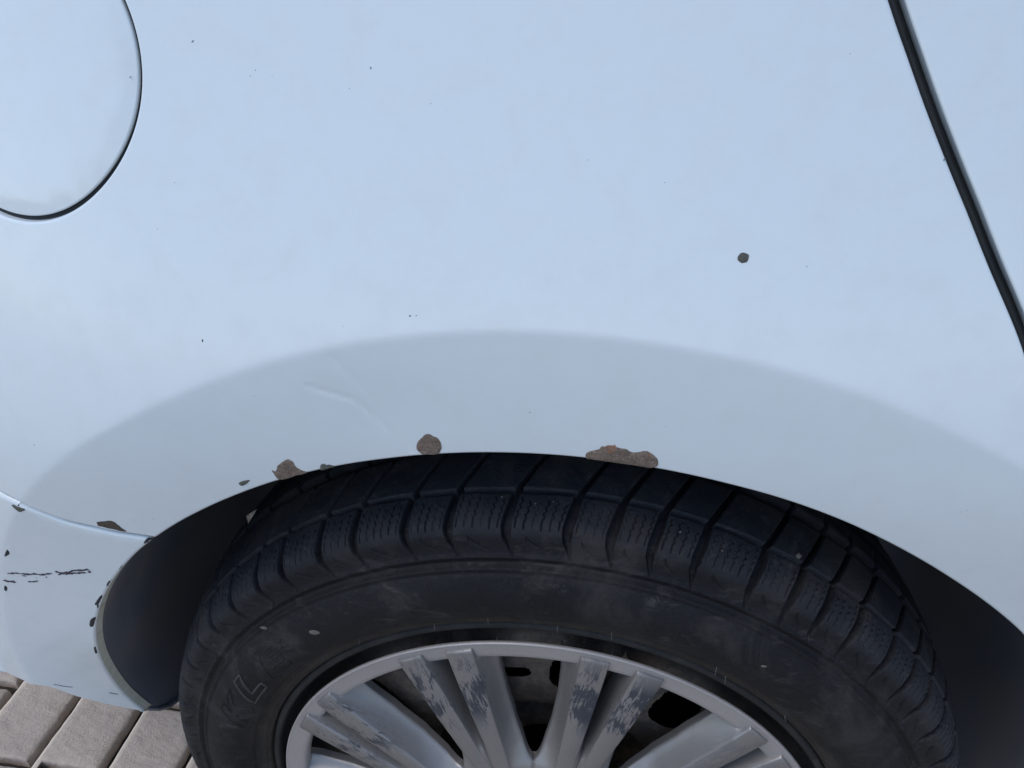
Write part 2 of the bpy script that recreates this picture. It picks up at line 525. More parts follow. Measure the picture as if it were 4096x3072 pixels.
AT_f = np.linspace(-98, 100, 400)
AR_f = np.interp(AT_f, AT, AR)
AR_f = np.convolve(np.pad(AR_f, 10, mode='edge'), np.ones(21) / 21, 'valid')
def arch_pt(deg, dr=0.0):
    a = np.radians(np.asarray(deg, float)); r = np.interp(deg, AT_f, AR_f) + dr
    return np.stack([.004 + r * np.sin(a), r * np.cos(a)], -1)
AJ = -39.62          # where the bumper seam meets the arch
J = arch_pt(AJ)

SEAM = [(-0.2266, 0.2785), (-0.236, 0.2803), (-0.2497, 0.2827), (-0.2588, 0.2856), (-0.276, 0.2908), (-0.294, 0.3008), (-0.2992, 0.3039), (-0.3093, 0.3065), (-0.4, 0.3285), (-0.52, 0.3565), (-0.66, 0.3765), (-0.8, 0.3865)]
SEAM[0] = tuple(J)
seam_c = catmull(SEAM, .0035)
GAP = [(0.1164, 0.552), (0.1275, 0.5326), (0.1388, 0.5134), (0.1522, 0.492), (0.1607, 0.4789), (0.1743, 0.4574), (0.1951, 0.4255), (0.215, 0.388), (0.252, 0.337), (0.3, 0.285), (0.352, 0.22), (0.395, 0.14), (0.42, 0.05), (0.432, -0.1)]
gapL = catmull([(0.0284, .72), (0.0604, .655), (0.0904, .600)] + GAP, .004)
def shift(P, d):
    t = np.gradient(P, axis=0); t /= np.linalg.norm(t, axis=1, keepdims=True)
    return P + d * np.stack([t[:, 1], -t[:, 0]], -1)

# quarter panel ---------------------------------------------------------------
arch_q = arch_pt(np.arange(AJ, 98, .5))
quarter = join(arch_q, straight(arch_q[-1], (.372, -.13), .02), straight((.372, -.13), (.435, -.13), .02), straight((.435, -.13), gapL[-1], .02), gapL[::-1],
               straight((.030, .72), (-.80, .72), .03), straight((-.80, .72), seam_c[-1], .03), seam_c[::-1])
FC = np.array([-0.2531, 0.5263]); FR = 0.0667
th = np.linspace(0, 2 * np.pi, 180, endpoint=False)
sq = 1 + .012 * np.cos(4 * th)
flap_open = FC + (FR + .0008) * sq[:, None] * np.stack([np.cos(th), np.sin(th)], -1)
flap_out = FC + (FR - .0013) * sq[:, None] * np.stack([np.cos(th), np.sin(th)], -1)

def arch_dir(Q):
    """the arch lip turns in towards the wheel a little"""
    c = np.stack([.004 - Q[:, 0], -Q[:, 1]], -1); r = np.linalg.norm(c, axis=1, keepdims=True)
    w = (r < .377).astype(float) * (Q[:, 1:2] < .30)
    c = c / r * w * .28 * np.clip((.27 - Q[:, 1:2]) / .2, .15, 1)
    return np.stack([c[:, 0], 0 * c[:, 0], c[:, 1]], -1)
qp = panel("quarter_panel", quarter, [flap_open], S, .0018, .014, (M['paint'], M['paint']), car, hole_rho=.0013)

# fuel flap -------------------------------------------------------------------
def S_flap(x, z):
    d = FR - .0016 - np.hypot(x - FC[0], z - FC[1])
    return S(x, z) + .0003 + .17 * sp(.0070 - d, .0006)
ff = panel("fuel_flap", flap_out, [], S_flap, .0009, .003, (M['paint'],), car, fine=lambda x, z: x < 9)
# well behind the flap; its dark rim stands in for shade in the gap
tq = np.linspace(0, 2 * np.pi, 96, endpoint=False)
V = []
for rr_, dy in ((FR + .006, .0034), (FR - .006, .0034), (FR - .007, .03), (.001, .032)):
    px = FC[0] + rr_ * np.cos(tq); pz = FC[1] + rr_ * np.sin(tq)
    V.append(np.stack([px, S(px, pz) + dy, pz], -1))
add("filler_well", mesh_np("filler_well", np.vstack(V), grid_quads(4, 96, True), mat=M['seal']), car)

# rear bumper -----------------------------------------------------------------
seam_b = seam_c + np.array([.0004, -.0031])
arch_b = arch_pt(np.arange(AJ - .85, -89.0, -.5))
bot = catmull([tuple(arch_b[-1])] + [(-0.3607, 0.034), (-0.3739, 0.0554), (-0.3861, 0.0758), (-0.4018, 0.082), (-0.4253, 0.0835)] + [(-0.4373, 0.0995), (-0.4553, 0.1135), (-0.4953, 0.1195), (-.65, 0.1135), (-.80, 0.1115)], .004)
bumper = join(arch_b[::-1], seam_b[1:], straight(seam_b[-1], tuple(bot[-1]), .03), bot[::-1])
def S_b(x, z):
    y = S(x, z) + .0001
    # the bumper's top edge stands slightly proud and rolls over
    zs = np.interp(x, seam_b[::-1, 0], seam_b[::-1, 1])
    return y + .8 * sp(z - (zs - .0012), .0005)
def bump_dir(Q):
    a = arch_dir(Q); low = (Q[:, 1] < .05) & (Q[:, 0] < -.36)
    a[:, 2] -= .15 * low
    return a
bp_ = panel("rear_bumper", bumper, [], S_b, .0018, .0055, (M['paint'], M['lip']), car, flange_dir=bump_dir)

# rear door -------------------------------------------------------------------
def gap_width_edge():
    P = gapL
    return shift(P, -.0052)
gapR = gap_width_edge()
if gapR[:, 0].mean() < gapL[:, 0].mean(): gapR = shift(gapL, .0052)
door = join(gapR, straight(gapR[-1], (1.15, -.10), .03), straight((1.15, -.10), (1.15, .72), .03), straight((1.15, .72), gapR[0], .03))
dp = panel("rear_door", door, [], lambda x, z: S(x, z) + .0004, .0012, .02, (M['paint'], M['paint']), car, fine=lambda x, z: (x < .3) & (z < .6))
# dark rubber seal at the bottom of the gap
V = []
for off, dep in ((-.006, .016), (.002, .0065), (.0026, .006), (.0032, .0065), (.012, .016)):
    P = shift(gapL, off if gapR is None else off)
    P = gapL + (gapR - gapL) * (off / .0052)
    V.append(np.stack([P[:, 0], S(P[:, 0], P[:, 1]) + dep, P[:, 1]], -1))
V = np.stack(V, 0)
add("door_seal", mesh_np("door_seal", V.reshape(-1, 3), grid_quads(V.shape[0], V.shape[1])[:, ::-1], mat=M['seal']), car)

# upper body: side glass, roof, underbody, so the car closes above and behind the panels -----------
gx = np.linspace(-.80, 1.15, 40)
def strip(rows, name, mat, flip=False):
    V = np.stack(rows, 0); q = grid_quads(V.shape[0], V.shape[1])
    return add(name, mesh_np(name, V.reshape(-1, 3), q[:, ::-1] if flip else q, mat=mat), car)
y0 = S(gx, gx * 0 + .72)
strip([np.stack([gx, y0 + .02 + d, gx * 0 + .716 + h], -1) for d, h in ((0, 0), (.012, .004), (.07, .16), (.13, .30), (.18, .385))], "side_window", M['glass'], True)
strip([np.stack([gx, y0 + .20 + d, gx * 0 + 1.10 + h], -1) for d, h in ((-.004, -.004), (.03, .02), (.12, .045), (.45, .065), (1.0, .06), (1.2, .0), (1.42, -.40), (1.45, -.9), (1.40, -1.2))], "roof_panel", M['paint'], True)
strip([np.stack([gx, y0 * 0 + d, gx * 0 + h], -1) for d, h in ((.32, -.075), (.9, -.085), (1.45, -.075))], "floor_pan", M['under'])

# plastic liner of the wheel arch ------------------------------------------------------
V = []; hem = []
u_ = np.linspace(0, 1, 300)
for k, (dr, yy) in enumerate(((.0045, .004), (.001, .0065), (-.0008, .012), (-.0012, .022), (-.0014, .035), (-.0016, .05), (-.0016, .07), (-.0016, .09), (-.001, .13), (-.002, .18), (-.003, .26), (-.012, .305), (-.03, .325), (-.36, .33))):
    # the rear end of the liner is cut on a curve, lowest well inside the car
    end = -float(np.interp(yy, [0, .004, .0065, .011, .018, .030, .0506, .08, .3], [88.2, 88.7, 89.6, 90.9, 92.2, 93.5, 94.5, 95.0, 95.0]))
    ta = np.radians(end + (103 - end) * u_)
    r = np.interp(np.degrees(ta), AT_f, AR_f) + dr + (.0010 * np.sin(ta * 17) + .0022 * np.sin(ta * 7 + 1)) * (.03 < yy < .3)
    r = np.maximum(r, .001)
    x = .004 + r * np.sin(ta); z = r * np.cos(ta)
    rl = np.interp(np.degrees(ta), AT_f, AR_f)
    ys = S(.004 + rl * np.sin(ta), rl * np.cos(ta))
    y = ys * max(0, 1 - yy / .14) + yy
    V.append(np.stack([x, y, z], -1))
    if yy < .3: hem.append((x[0], y[0], z[0]))
V = np.stack(V, 0)
liner = add("wheel_arch_liner", mesh_np("wheel_arch_liner", V.reshape(-1, 3), grid_quads(V.shape[0], V.shape[1]), mat=M['liner']), car)
# rolled hem along the cut rear end of the liner
hem = np.array(hem); hv = []
for k in range(13):
    a = 2 * math.pi * k / 12
    w = np.linspace(.35, 1, len(hem)) ** .7
    hv.append(hem + np.stack([.0045 * math.cos(a) * w - .001, 0 * w, .0060 * math.sin(a) * w], -1))
hv = np.stack(hv, 0)
add("liner_hem", mesh_np("liner_hem", hv.reshape(-1, 3), grid_quads(hv.shape[0], hv.shape[1]), mat=M['liner']), car)

# ------------------------------------------------------------------ bare patches and chips in the paint
PTS = {
'rust1': [(-0.1455, 0.3362), (-0.1445, 0.3352), (-0.1434, 0.3355), (-0.1422, 0.3387), (-0.1399, 0.3413), (-0.1378, 0.3431), (-0.1358, 0.3444), (-0.1342, 0.3437), (-0.133, 0.3423), (-0.1326, 0.3398), (-0.1313, 0.3378), (-0.1296, 0.3362), (-0.1275, 0.3349), (-0.1343, 0.3322), (-0.1408, 0.3294), (-0.144, 0.3298), (-0.1451, 0.3328)] ,
'rust2': [(-0.1198, 0.3394), (-0.1189, 0.3411), (-0.1173, 0.3418), (-0.1163, 0.341), (-0.1137, 0.3411), (-0.1125, 0.3397), (-0.1153, 0.3385), (-0.1197, 0.3369)] ,
'round': [(-0.0681, 0.3564), (-0.0673, 0.3591), (-0.0644, 0.3629), (-0.0626, 0.3644), (-0.0604, 0.3645), (-0.059, 0.3633), (-0.0569, 0.362), (-0.0556, 0.3592), (-0.0557, 0.3559), (-0.0572, 0.3524), (-0.0608, 0.3509), (-0.063, 0.3516), (-0.0649, 0.3506), (-0.067, 0.3524), (-0.0681, 0.3542)] ,
'long': [(0.0157, 0.3582), (0.0158, 0.3595), (0.0167, 0.3605), (0.0193, 0.3617), (0.0223, 0.3633), (0.0225, 0.3646), (0.0236, 0.3653), (0.0243, 0.3648), (0.0258, 0.366), (0.0287, 0.3661), (0.0294, 0.3669), (0.0296, 0.3656), (0.0323, 0.3647), (0.0346, 0.3646), (0.0369, 0.3631), (0.0395, 0.363), (0.0411, 0.3636), (0.0432, 0.3644), (0.0448, 0.3643), (0.0475, 0.3627), (0.0497, 0.3606), (0.0506, 0.3576), (0.0502, 0.3554), (0.0471, 0.3541), (0.0413, 0.3547), (0.0314, 0.3552), (0.0249, 0.3557), (0.0163, 0.3562)] ,
'dot': [(0.0725, 0.4588), (0.0728, 0.4601), (0.0736, 0.461), (0.0749, 0.4612), (0.0767, 0.4607), (0.077, 0.4594), (0.0766, 0.458), (0.0754, 0.4574), (0.074, 0.4574), (0.0733, 0.4579)] ,
'seam': [(-0.2558, 0.2904), (-0.2543, 0.2913), (-0.2475, 0.2927), (-0.2457, 0.2925), (-0.244, 0.2899), (-0.2427, 0.2864), (-0.2412, 0.2832), (-0.2455, 0.284), (-0.2561, 0.2875)] ,
'dark1': [(-0.3041, 0.2984), (-0.3025, 0.2993), (-0.2995, 0.2985), (-0.2962, 0.2971), (-0.2988, 0.2949), (-0.3012, 0.2942), (-0.3023, 0.2956)] ,
'tri': [(-0.3368, 0.2454), (-0.3342, 0.2495), (-0.3309, 0.2532), (-0.3313, 0.2496), (-0.3336, 0.2472)] ,
'blob': [(-0.3561, 0.2094), (-0.3542, 0.2115), (-0.354, 0.209), (-0.3564, 0.2055), (-0.3577, 0.2057)] ,
'olive': [(-0.1656, 0.3257), (-0.1631, 0.3276), (-0.159, 0.3284), (-0.1617, 0.3252), (-0.1644, 0.3237)] ,
'eA': [(-0.2348, 0.2713), (-0.2327, 0.274), (-0.2304, 0.276), (-0.2288, 0.2759), (-0.2312, 0.2736), (-0.2342, 0.2713)] ,
'eB': [(-0.2668, 0.2363), (-0.261, 0.2435), (-0.2553, 0.25), (-0.2577, 0.2461), (-0.2637, 0.239)] ,
'eC': [(-0.2772, 0.223), (-0.2736, 0.2288), (-0.2686, 0.2332), (-0.2708, 0.2291), (-0.276, 0.2236)] ,
'eD': [(-0.2935, 0.2011), (-0.2896, 0.2068), (-0.2845, 0.2131), (-0.2849, 0.2115), (-0.2903, 0.2037), (-0.2922, 0.2013)] ,
'eE': [(-0.2961, 0.1934), (-0.2926, 0.2007), (-0.2916, 0.2009)] ,
'eF': [(-0.3089, 0.1729), (-0.3055, 0.1801), (-0.3026, 0.1839), (-0.2999, 0.1865), (-0.3032, 0.1794), (-0.3075, 0.1731)] ,
'eG': [(-0.3204, 0.1419), (-0.3185, 0.1443), (-0.3174, 0.1438), (-0.3204, 0.1389), (-0.3231, 0.1324), (-0.3244, 0.1314), (-0.323, 0.1355)] ,
's1': [(-0.3447, 0.2267), (-0.336, 0.2277), (-0.3263, 0.2291), (-0.3103, 0.2326)] ,
's2': [(-0.3064, 0.2339), (-0.2986, 0.2357), (-0.2956, 0.2366), (-0.2895, 0.2383), (-0.2814, 0.2404)] ,
's3': [(-0.3525, 0.2178), (-0.3487, 0.2173), (-0.3436, 0.2178)] ,
's4': [(-0.3335, 0.2198), (-0.3249, 0.222)] ,
's5': [(-0.3347, 0.2259), (-0.3267, 0.2262), (-0.3214, 0.2256), (-0.3156, 0.2285)] ,
's6': [(-0.3512, 0.0552), (-0.3489, 0.0519), (-0.3466, 0.0496)] ,
's7': [(-0.3802, 0.0798), (-0.3753, 0.0758), (-0.3699, 0.0723)] ,
'specks': [(-0.1602, 0.5344), (-0.1331, 0.5242), (-0.1356, 0.5219), (-0.1259, 0.522), (-0.0924, 0.5182), (-0.0831, 0.526), (-0.0577, 0.5135), (-0.1738, 0.4791), (-0.1838, 0.4594), (-0.1661, 0.411), (-0.0975, 0.4218), (-0.0663, 0.4282), (-0.0635, 0.4285), (0.1009, 0.4566), (-0.0117, 0.3817), (-0.1442, 0.3844), (0.148, 0.4976), (0.0516, 0.3798), (-0.2327, 0.2942), (-0.2212, 0.2956), (-0.2697, 0.3466), (0.1053, 0.5342), (0.0081, 0.4944), (0.0401, 0.487), (-0.1903, 0.5203)] ,
'streaks': [(0.1242, 0.3805), (0.1302, 0.3821), (0.1914, 0.3434), (0.1941, 0.3451)] ,
'dent': [(-0.1178, 0.3896), (-0.096, 0.3829), (-0.0804, 0.3686), (-0.0702, 0.3569)] ,
'dent2': [(-0.106, 0.4052), (-0.0862, 0.3833), (-0.0712, 0.36)] ,
}
def patch(name, poly, mat, parent, surf, lift=.00035, ragged=.0004, rim=0.0):
    P = np.array(poly, float)
    if area(P) < 0: P = P[::-1]
    size = math.sqrt(abs(area(P)))
    step = max(.00025, min(.0009, size / 14))
    L = catmull(np.vstack([P, P[:1]]), step)[:-1]
    n = out_normals(L)
    k = rng.rand(len(L)) - .5; k = (k + np.roll(k, 1) + np.roll(k, 2)) / 2
    L = L + n * (k * ragged * min(1, size / .006))[:, None]
    V2 = [Vector(q) for q in L]; E = [(i, (i + 1) % len(L)) for i in range(len(L))]
    lo = L.min(0); hi = L.max(0); st = max(.0006, size / 14)
    X, Z = np.meshgrid(np.arange(lo[0], hi[0], st), np.arange(lo[1], hi[1], st))
    G = np.stack([X.ravel(), Z.ravel()], -1) + (rng.rand(X.size, 2) - .5) * st * .5
    if len(G): G = G[inside(L, G)]
    if len(G): G = G[dist_poly(L, G) > st * .45]
    v2, _, faces, _, _, _ = delaunay_2d_cdt(V2 + [Vector(g) for g in G], E, [], 0, 1e-8)
    A = np.array([tuple(v) for v in v2]); F = np.array(faces)
    F = F[inside(L, A[F].mean(1))]
    a = A[F]
    cr = (a[:, 1, 0] - a[:, 0, 0]) * (a[:, 2, 1] - a[:, 0, 1]) - (a[:, 1, 1] - a[:, 0, 1]) * (a[:, 2, 0] - a[:, 0, 0])
    F[cr < 0] = F[cr < 0][:, ::-1]
    d = dist_poly(L, A)
    rise = np.minimum(d / .0007, 1.0)
    h = lift * (.35 + .65 * rise) + rng.rand(len(A)) * lift * .5 * (d > 1e-5)
    V = [np.stack([A[:, 0], surf(A[:, 0], A[:, 1]) - h, A[:, 1]], -1)]
    m = len(L)
    skirt = np.stack([L[:, 0], surf(L[:, 0], L[:, 1]) + .0008, L[:, 1]], -1)
    top = np.stack([L[:, 0], surf(L[:, 0], L[:, 1]) - lift * .35, L[:, 1]], -1)
    V += [top, skirt]
    q = grid_quads(2, m, True)[:, ::-1] + len(A)
    o = add(name, mesh_np(name, np.vstack(V), q, F, mat), parent)
    if rim > 0:
        # the broken edge of the paint film standing up round the bare spot
        nn = out_normals(L); up = rim * (.5 + .5 * np.convolve(np.r_[rng.rand(len(L)), np.zeros(4)], np.ones(5) / 5, 'same')[:len(L)] * 2)
        rows = []
        for off, hh in ((-.00025, -.2), (-.0001, .8), (.0001, .9), (.00035, .4), (.0007, -.25)):
            p = L + nn * off
            a = np.degrees(np.arctan2(p[:, 0] - .004, p[:, 1])); clear = np.hypot(p[:, 0] - .004, p[:, 1]) - np.interp(a, AT_f, AR_f)
            h_ = np.where(clear > .0022, up * hh, -.0012)
            rows.append(np.stack([p[:, 0], surf(p[:, 0], p[:, 1]) - h_, p[:, 1]], -1))
        rows = np.stack(rows, 0)
        add("paint_rim", mesh_np("paint_rim", rows.reshape(-1, 3), grid_quads(5, len(L), True)[:, ::-1], mat=M['paint']), parent)
    return o

EXT = lambda x, z: S(x, z)
patch("bare_patch", PTS['rust1'], M['rust'], qp, S, rim=.0)["label"] = "brown bare filler patch with a jagged spur on its left"
patch("bare_patch", PTS['rust2'], M['olive'], qp, S)["label"] = "small low chip just right of the jagged patch"
patch("bare_patch", PTS['round'], M['rust'], qp, S, rim=.0)["label"] = "round brown bare patch near the top of the arch"
patch("bare_patch", PTS['long'], M['rust_warm'], qp, S, lift=.0005, rim=.0)["label"] = "long ragged brown patch with a rusty right end"
patch("bare_patch", PTS['dot'], M['olive'], qp, S, lift=.0003, rim=.0)["label"] = "small olive grey spot alone on the upper panel"
patch("bare_patch", PTS['seam'], M['brown'], qp, S)["label"] = "brown bare wedge along the bumper seam"
patch("bare_patch", PTS['olive'], M['olive'], qp, S)["label"] = "little olive sliver beside the arch"
patch("bare_patch", PTS['dark1'], M['olive'], bp_, S_b, lift=.0004)["label"] = "dark chip under the bumper seam"
patch("bare_patch", PTS['tri'], M['dark'], bp_, S_b)
patch("bare_patch", PTS['blob'], M['dark'], bp_, S_b)
def S_roll(x, z):
    a = np.degrees(np.arctan2(x - .004, z)); d = np.clip(np.hypot(x - .004, z) - np.interp(a, AT_f, AR_f), 0, .0022)
    return S(x, z) + .0001 + .0022 - np.sqrt(.0022 ** 2 - (.0022 - d) ** 2)
for k in 'ABCDEFG':
    pg = np.array(PTS['e' + k]); a = np.degrees(np.arctan2(pg[:, 0] - .004, pg[:, 1])); r = np.hypot(pg[:, 0] - .004, pg[:, 1])
    ra = np.interp(a, AT_f, AR_f); r = ra + .0003 + 1.35 * np.clip(r - ra, 0, None) + .0006 * (r > np.median(r))
    pg = np.stack([.004 + r * np.sin(np.radians(a)), r * np.cos(np.radians(a))], -1)
    if abs(area(pg)) < 8e-7: continue
    patch("edge_chip", pg, M['dark'], bp_, S_roll, lift=.0003, ragged=.0003)

def ribbon(name, pts, w, mat, parent, surf, breaks=0.0, rough=.5, lift=.0003):
    """a torn scratch: short ragged islands strung along a line, one mesh"""
    L = catmull(pts, .0005)
    t = np.gradient(L, axis=0); t /= np.linalg.norm(t, axis=1, keepdims=True); n = np.stack([-t[:, 1], t[:, 0]], -1)
    def sm(k): return np.convolve(rng.randn(len(L) + k - 1), np.ones(k) / math.sqrt(k), 'valid')
    V = []; Q = []
    strands = 1 if w < .0026 else 2
    for st_ in range(strands):
        mask = sm(5) + .5 * sm(13) > (-3.6 + 14 * breaks + .5 * st_)
        c0 = (st_ - (strands - 1) / 2) * w * .42
        ww = np.clip(w / strands * (.75 + rough * .6 * sm(4)), w * .38, w); off = c0 + w * .12 * sm(7)
        prev = None
        for i in range(len(L)):
            if not mask[i]: prev = None; continue
            e = .35 if (i == 0 or i == len(L) - 1 or not mask[i - 1] or not mask[min(i + 1, len(L) - 1)]) else 1
            c = L[i] + n[i] * off[i]
            row = [c + n[i] * ww[i] * e * q_ for q_ in (-.5, -.15, .2, .5)]
            b = len(V)
            for k, p in enumerate(row):
                V.append((p[0], float(surf(p[0], p[1])) - (lift if k in (1, 2) else lift * .4), p[1]))
            if prev is not None:
                for k in range(3): Q.append((prev + k, prev + k + 1, b + k + 1, b + k))
            prev = b
    if not Q: return {}
    me = mesh_np(name, V, Q, None, mat)
    return add(name, me, parent)
ribbon("scratch", PTS['s1'], .0020, M['purple'], bp_, S_b, .03, .4)["label"] = "long dark scuff across the bumper"
ribbon("scratch", PTS['s2'], .0036, M['purple'], bp_, S_b, .05, .6)
ribbon("scratch", PTS['s3'], .0025, M['purple'], bp_, S_b, .02)
ribbon("scratch", PTS['s4'], .0014, M['purple'], bp_, S_b, .05)
ribbon("scratch", PTS['s5'], .0010, M['purple'], bp_, S_b, .28, .9)
ribbon("scratch", PTS['s6'], .0012, M['dark'], bp_, S_b, .0)
ribbon("scratch", PTS['s7'], .0008, M['dark'], bp_, S_b, .0)
ribbon("scratch", PTS['streaks'][:2], .0006, M['purple'], qp, S, .35, .9, .00012)
ribbon("scratch", PTS['streaks'][2:], .0006, M['purple'], qp, S, .2, .9, .00012)
for i, (x, z) in enumerate(PTS['specks']):
    s_ = [.0008, .0005, .0005, .0003, .0004, .0009, .0004, .0004, .0004, .0009, .0004, .0008, .0006, .0005, .0006, .0004, .0006, .0004, .0006, .0006, .0007, .0004, .0004, .0004, .0004][i] * .42
    el = 2.2 if i in (0, 9, 11, 16) else 1.3
    rt = {0: .6, 9: 1.5, 11: 0.0, 16: .7}.get(i, rng.rand() * 3)
    pg = []
    for a in np.linspace(0, 2 * math.pi, 7, endpoint=False):
        u, v = math.cos(a) * s_ * el * (.8 + .4 * rng.rand()), math.sin(a) * s_ * (.8 + .4 * rng.rand())
        pg.append((x + u * math.cos(rt) - v * math.sin(rt), z + u * math.sin(rt) + v * math.cos(rt)))
    patch("paint_speck", pg, M['dark'] if i in (9, 18) else M['speck'], qp, S, lift=.00012, ragged=.0001)

# ------------------------------------------------------------------ the wheel
def oval_holes():
    H = []
    for a in (-56.5, 37.5, 82, -101, 127, 172, -146): H.append((a, .1475, .0155, .0205))
    H.append((6.0, .143, .014, .016))
    H.append((-9.2, .1400, .0105, .0044))
    return H
# steel wheel: one sheet with real holes
rs_prof = [(.2135, .012), (.2122, .0065), (.2098, .0048), (.2075, .0058), (.2062, .010), (.204, .020), (.198, .026), (.192, .030), (.186, .036), (.182, .038), (.176, .037)]
rp = np.array(rs_prof + [(r, .037 - .013 * math.sin(math.pi * min(1, (0.176 - r) / .088))) for r in np.linspace(.1745, .090, 90)] + [(.088, .040), (.086, .055), (.082, .070), (.06, .075), (.05, .06), (.03, .058)])
seg = 900
tt = np.linspace(0, 2 * np.pi, seg, endpoint=False)
X = rp[:, 0:1] * np.sin(tt); Z = rp[:, 0:1] * np.cos(tt); Y = np.repeat(rp[:, 1:2], seg, 1)
q = grid_quads(len(rp), seg, True)
Vw = np.stack([X, Y, Z], -1).reshape(-1, 3)
keep = np.ones(len(q), bool); cx = Vw[q].mean(1)
for a, r0, ha, hb in oval_holes():
    a = math.radians(a); ux, uz = math.sin(a), math.cos(a)
    rad = cx[:, 0] * ux + cx[:, 2] * uz - r0; tan = cx[:, 0] * uz - cx[:, 2] * ux
    keep &= ((np.abs(rad) / hb) ** 2.6 + (np.abs(tan) / ha) ** 2.6 > 1) | (rad < -.1)
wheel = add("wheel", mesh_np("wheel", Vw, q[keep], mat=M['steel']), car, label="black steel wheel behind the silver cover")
add("wheel_barrel", revolve("wheel_barrel", [(.207, .010), (.196, .03), (.180, .06), (.172, .10), (.172, .15), (.20, .18), (.212, .186)], M['under'], 128), wheel)
add("brake_drum", revolve("brake_drum", [(.15, .17), (.15, .115), (.146, .11), (.03, .108), (.001, .108)], M['under'], 96), wheel)

# wheel cover ring
ring_prof = [(.1965, .0040), (.1990, .0034), (.2003, .0022), (.2004, .0010), (.2001, .0002), (.1997, -.0001), (.1992, -.0001), (.1984, .0003), (.1982, .00035), (.1900, .0010), (.1870, .0014), (.1855, .0021), (.1846, .0034), (.1840, .0055), (.1838, .0090)]
add("wheel_cover", revolve("wheel_cover", ring_prof, M['silver'], 360), wheel, label="silver plastic outer ring of the wheel cover")
add("cover_hub", revolve("cover_hub", [(.080, .004), (.077, -.0085), (.072, -.0125), (.05, -.0150), (.046, -.0135), (.030, -.016), (.001, -.017)], M['silver'], 180), wheel)

# a spoke: raised bar, hollow web on its outer side and sloping wall on the inner side, given relative to the pair's axis
def spoke_mesh(sgn, name, scr):
    rows = []; proud = []
    rr = np.concatenate([[.1957, .1956, .1950], np.linspace(.1935, .082, 60)])
    for k, r in enumerate(rr):
        u = (.1957 - r) / .11
        yt = -.0014 - .0135 * np.clip(u, 0, 1) ** .9
        if k == 0: yt = .004
        if k == 1: yt = -.0008
        di = 2.65 - 1.25 * np.clip(u, 0, 1); do = 7.85 + .25 * np.clip(u, 0, 1)
        if r < .105: di = max(.25, di - (.105 - r) / .02 * 1.2)
        # opening half width (metres) at this radius, from the axis half way between two pairs
        hw = np.interp(r, [.080, .088, .090, .096, .115, .140, .165, .186, .2], [0, 0, .0030, .0058, .0120, .0170, .0198, .0212, .0215])
        e = 18 - math.degrees(hw / r)
        yw = np.interp(r, [.08, .086, .090, .100, .120, .150, .178, .186, .2], [-.0120, -.0090, -.006, .0000, .0070, .0110, .0120, .0110, .008])
        if r > .187: yw = max(yw, .009)
        slit = np.interp(r, [.112, .118, .13, .15, .18, .2], [.0, .35, .75, 1.0, 1.25, 1.3])
        yin = np.interp(r, [.085, .105, .116, .13, .185, .2], [yt + .0006, yt + .003, yt + .010, .014, .015, .015])
        hide = r > .1875
        cols = [(slit, yin + .004), (slit, yin), (slit + (di - slit) * .55, yin + (yt - yin) * .50), (di - .05, yt + .0016), (di + .05, yt + .0004), (di + .22, yt),
                ((di + do) / 2, yt - .0002), (do - .22, yt), (do - .05, yt + .0004), (do + .08, yt + .0018),
                (do + (e - do) * .22, yt + (yw - yt) * .42), (do + (e - do) * .5, yt + (yw - yt) * .72), (do + (e - do) * .8, yt + (yw - yt) * .93), (e, yw), (e, yw + .0015), (e - .1, yw + .006)]
        if hide:
            cols = [(d, max(y, .010)) if (i < 3 or i > 9) else (d, y) for i, (d, y) in enumerate(cols)]
        rq = [min(r, .1880) if (i < 3 or i > 9) else r for i in range(len(cols))]
        rows.append([(q_ * math.sin(math.radians(sgn * d)), y, q_ * math.cos(math.radians(sgn * d))) for q_, (d, y) in zip(rq, cols)])
        w = [0, 0, .25, .6, 1, 1, 1, 1, 1, .6, .15, 0, 0, 0, 0, 0]
        fade = np.interp(r, [.10, .125, .145, .18, .194], [.0, .12, 1.0, 1.0, .35])
        proud.append([v * fade * scr for v in w])
    V = np.array(rows).reshape(-1, 3)
    q = grid_quads(len(rows), len(rows[0]))
    q = q if sgn > 0 else q[:, ::-1]
    me = mesh_np(name, V, q[:, ::-1], mat=M['spoke'])
    at = me.attributes.new("proud", 'FLOAT', 'POINT'); at.data.foreach_set("value", np.array(proud, np.float32).ravel())
    # sharp bar edges
    return me
sp_mesh = {(s, k): spoke_mesh(s, "spoke", sc) for s in (-1, 1) for k, sc in enumerate((1.0, .35))}
PAIR0 = -21.85
for i in range(10):
    for s in (-1, 1):
        o = bpy.data.objects.new("spoke", sp_mesh[(s, 0 if i in (0, 1, 9) else 1)])
        scene.collection.objects.link(o)
        o.parent = wheel
        a = math.radians(PAIR0 + 35.6 * 0 + 36.0 * i)
        # rotate about the axle through (0, *, ZC)
        from mathutils import Matrix
        o.matrix_local = Matrix.Translation((0, 0, ZC)) @ Matrix.Rotation(a, 4, 'Y') @ Matrix.Translation((0, 0, -ZC))

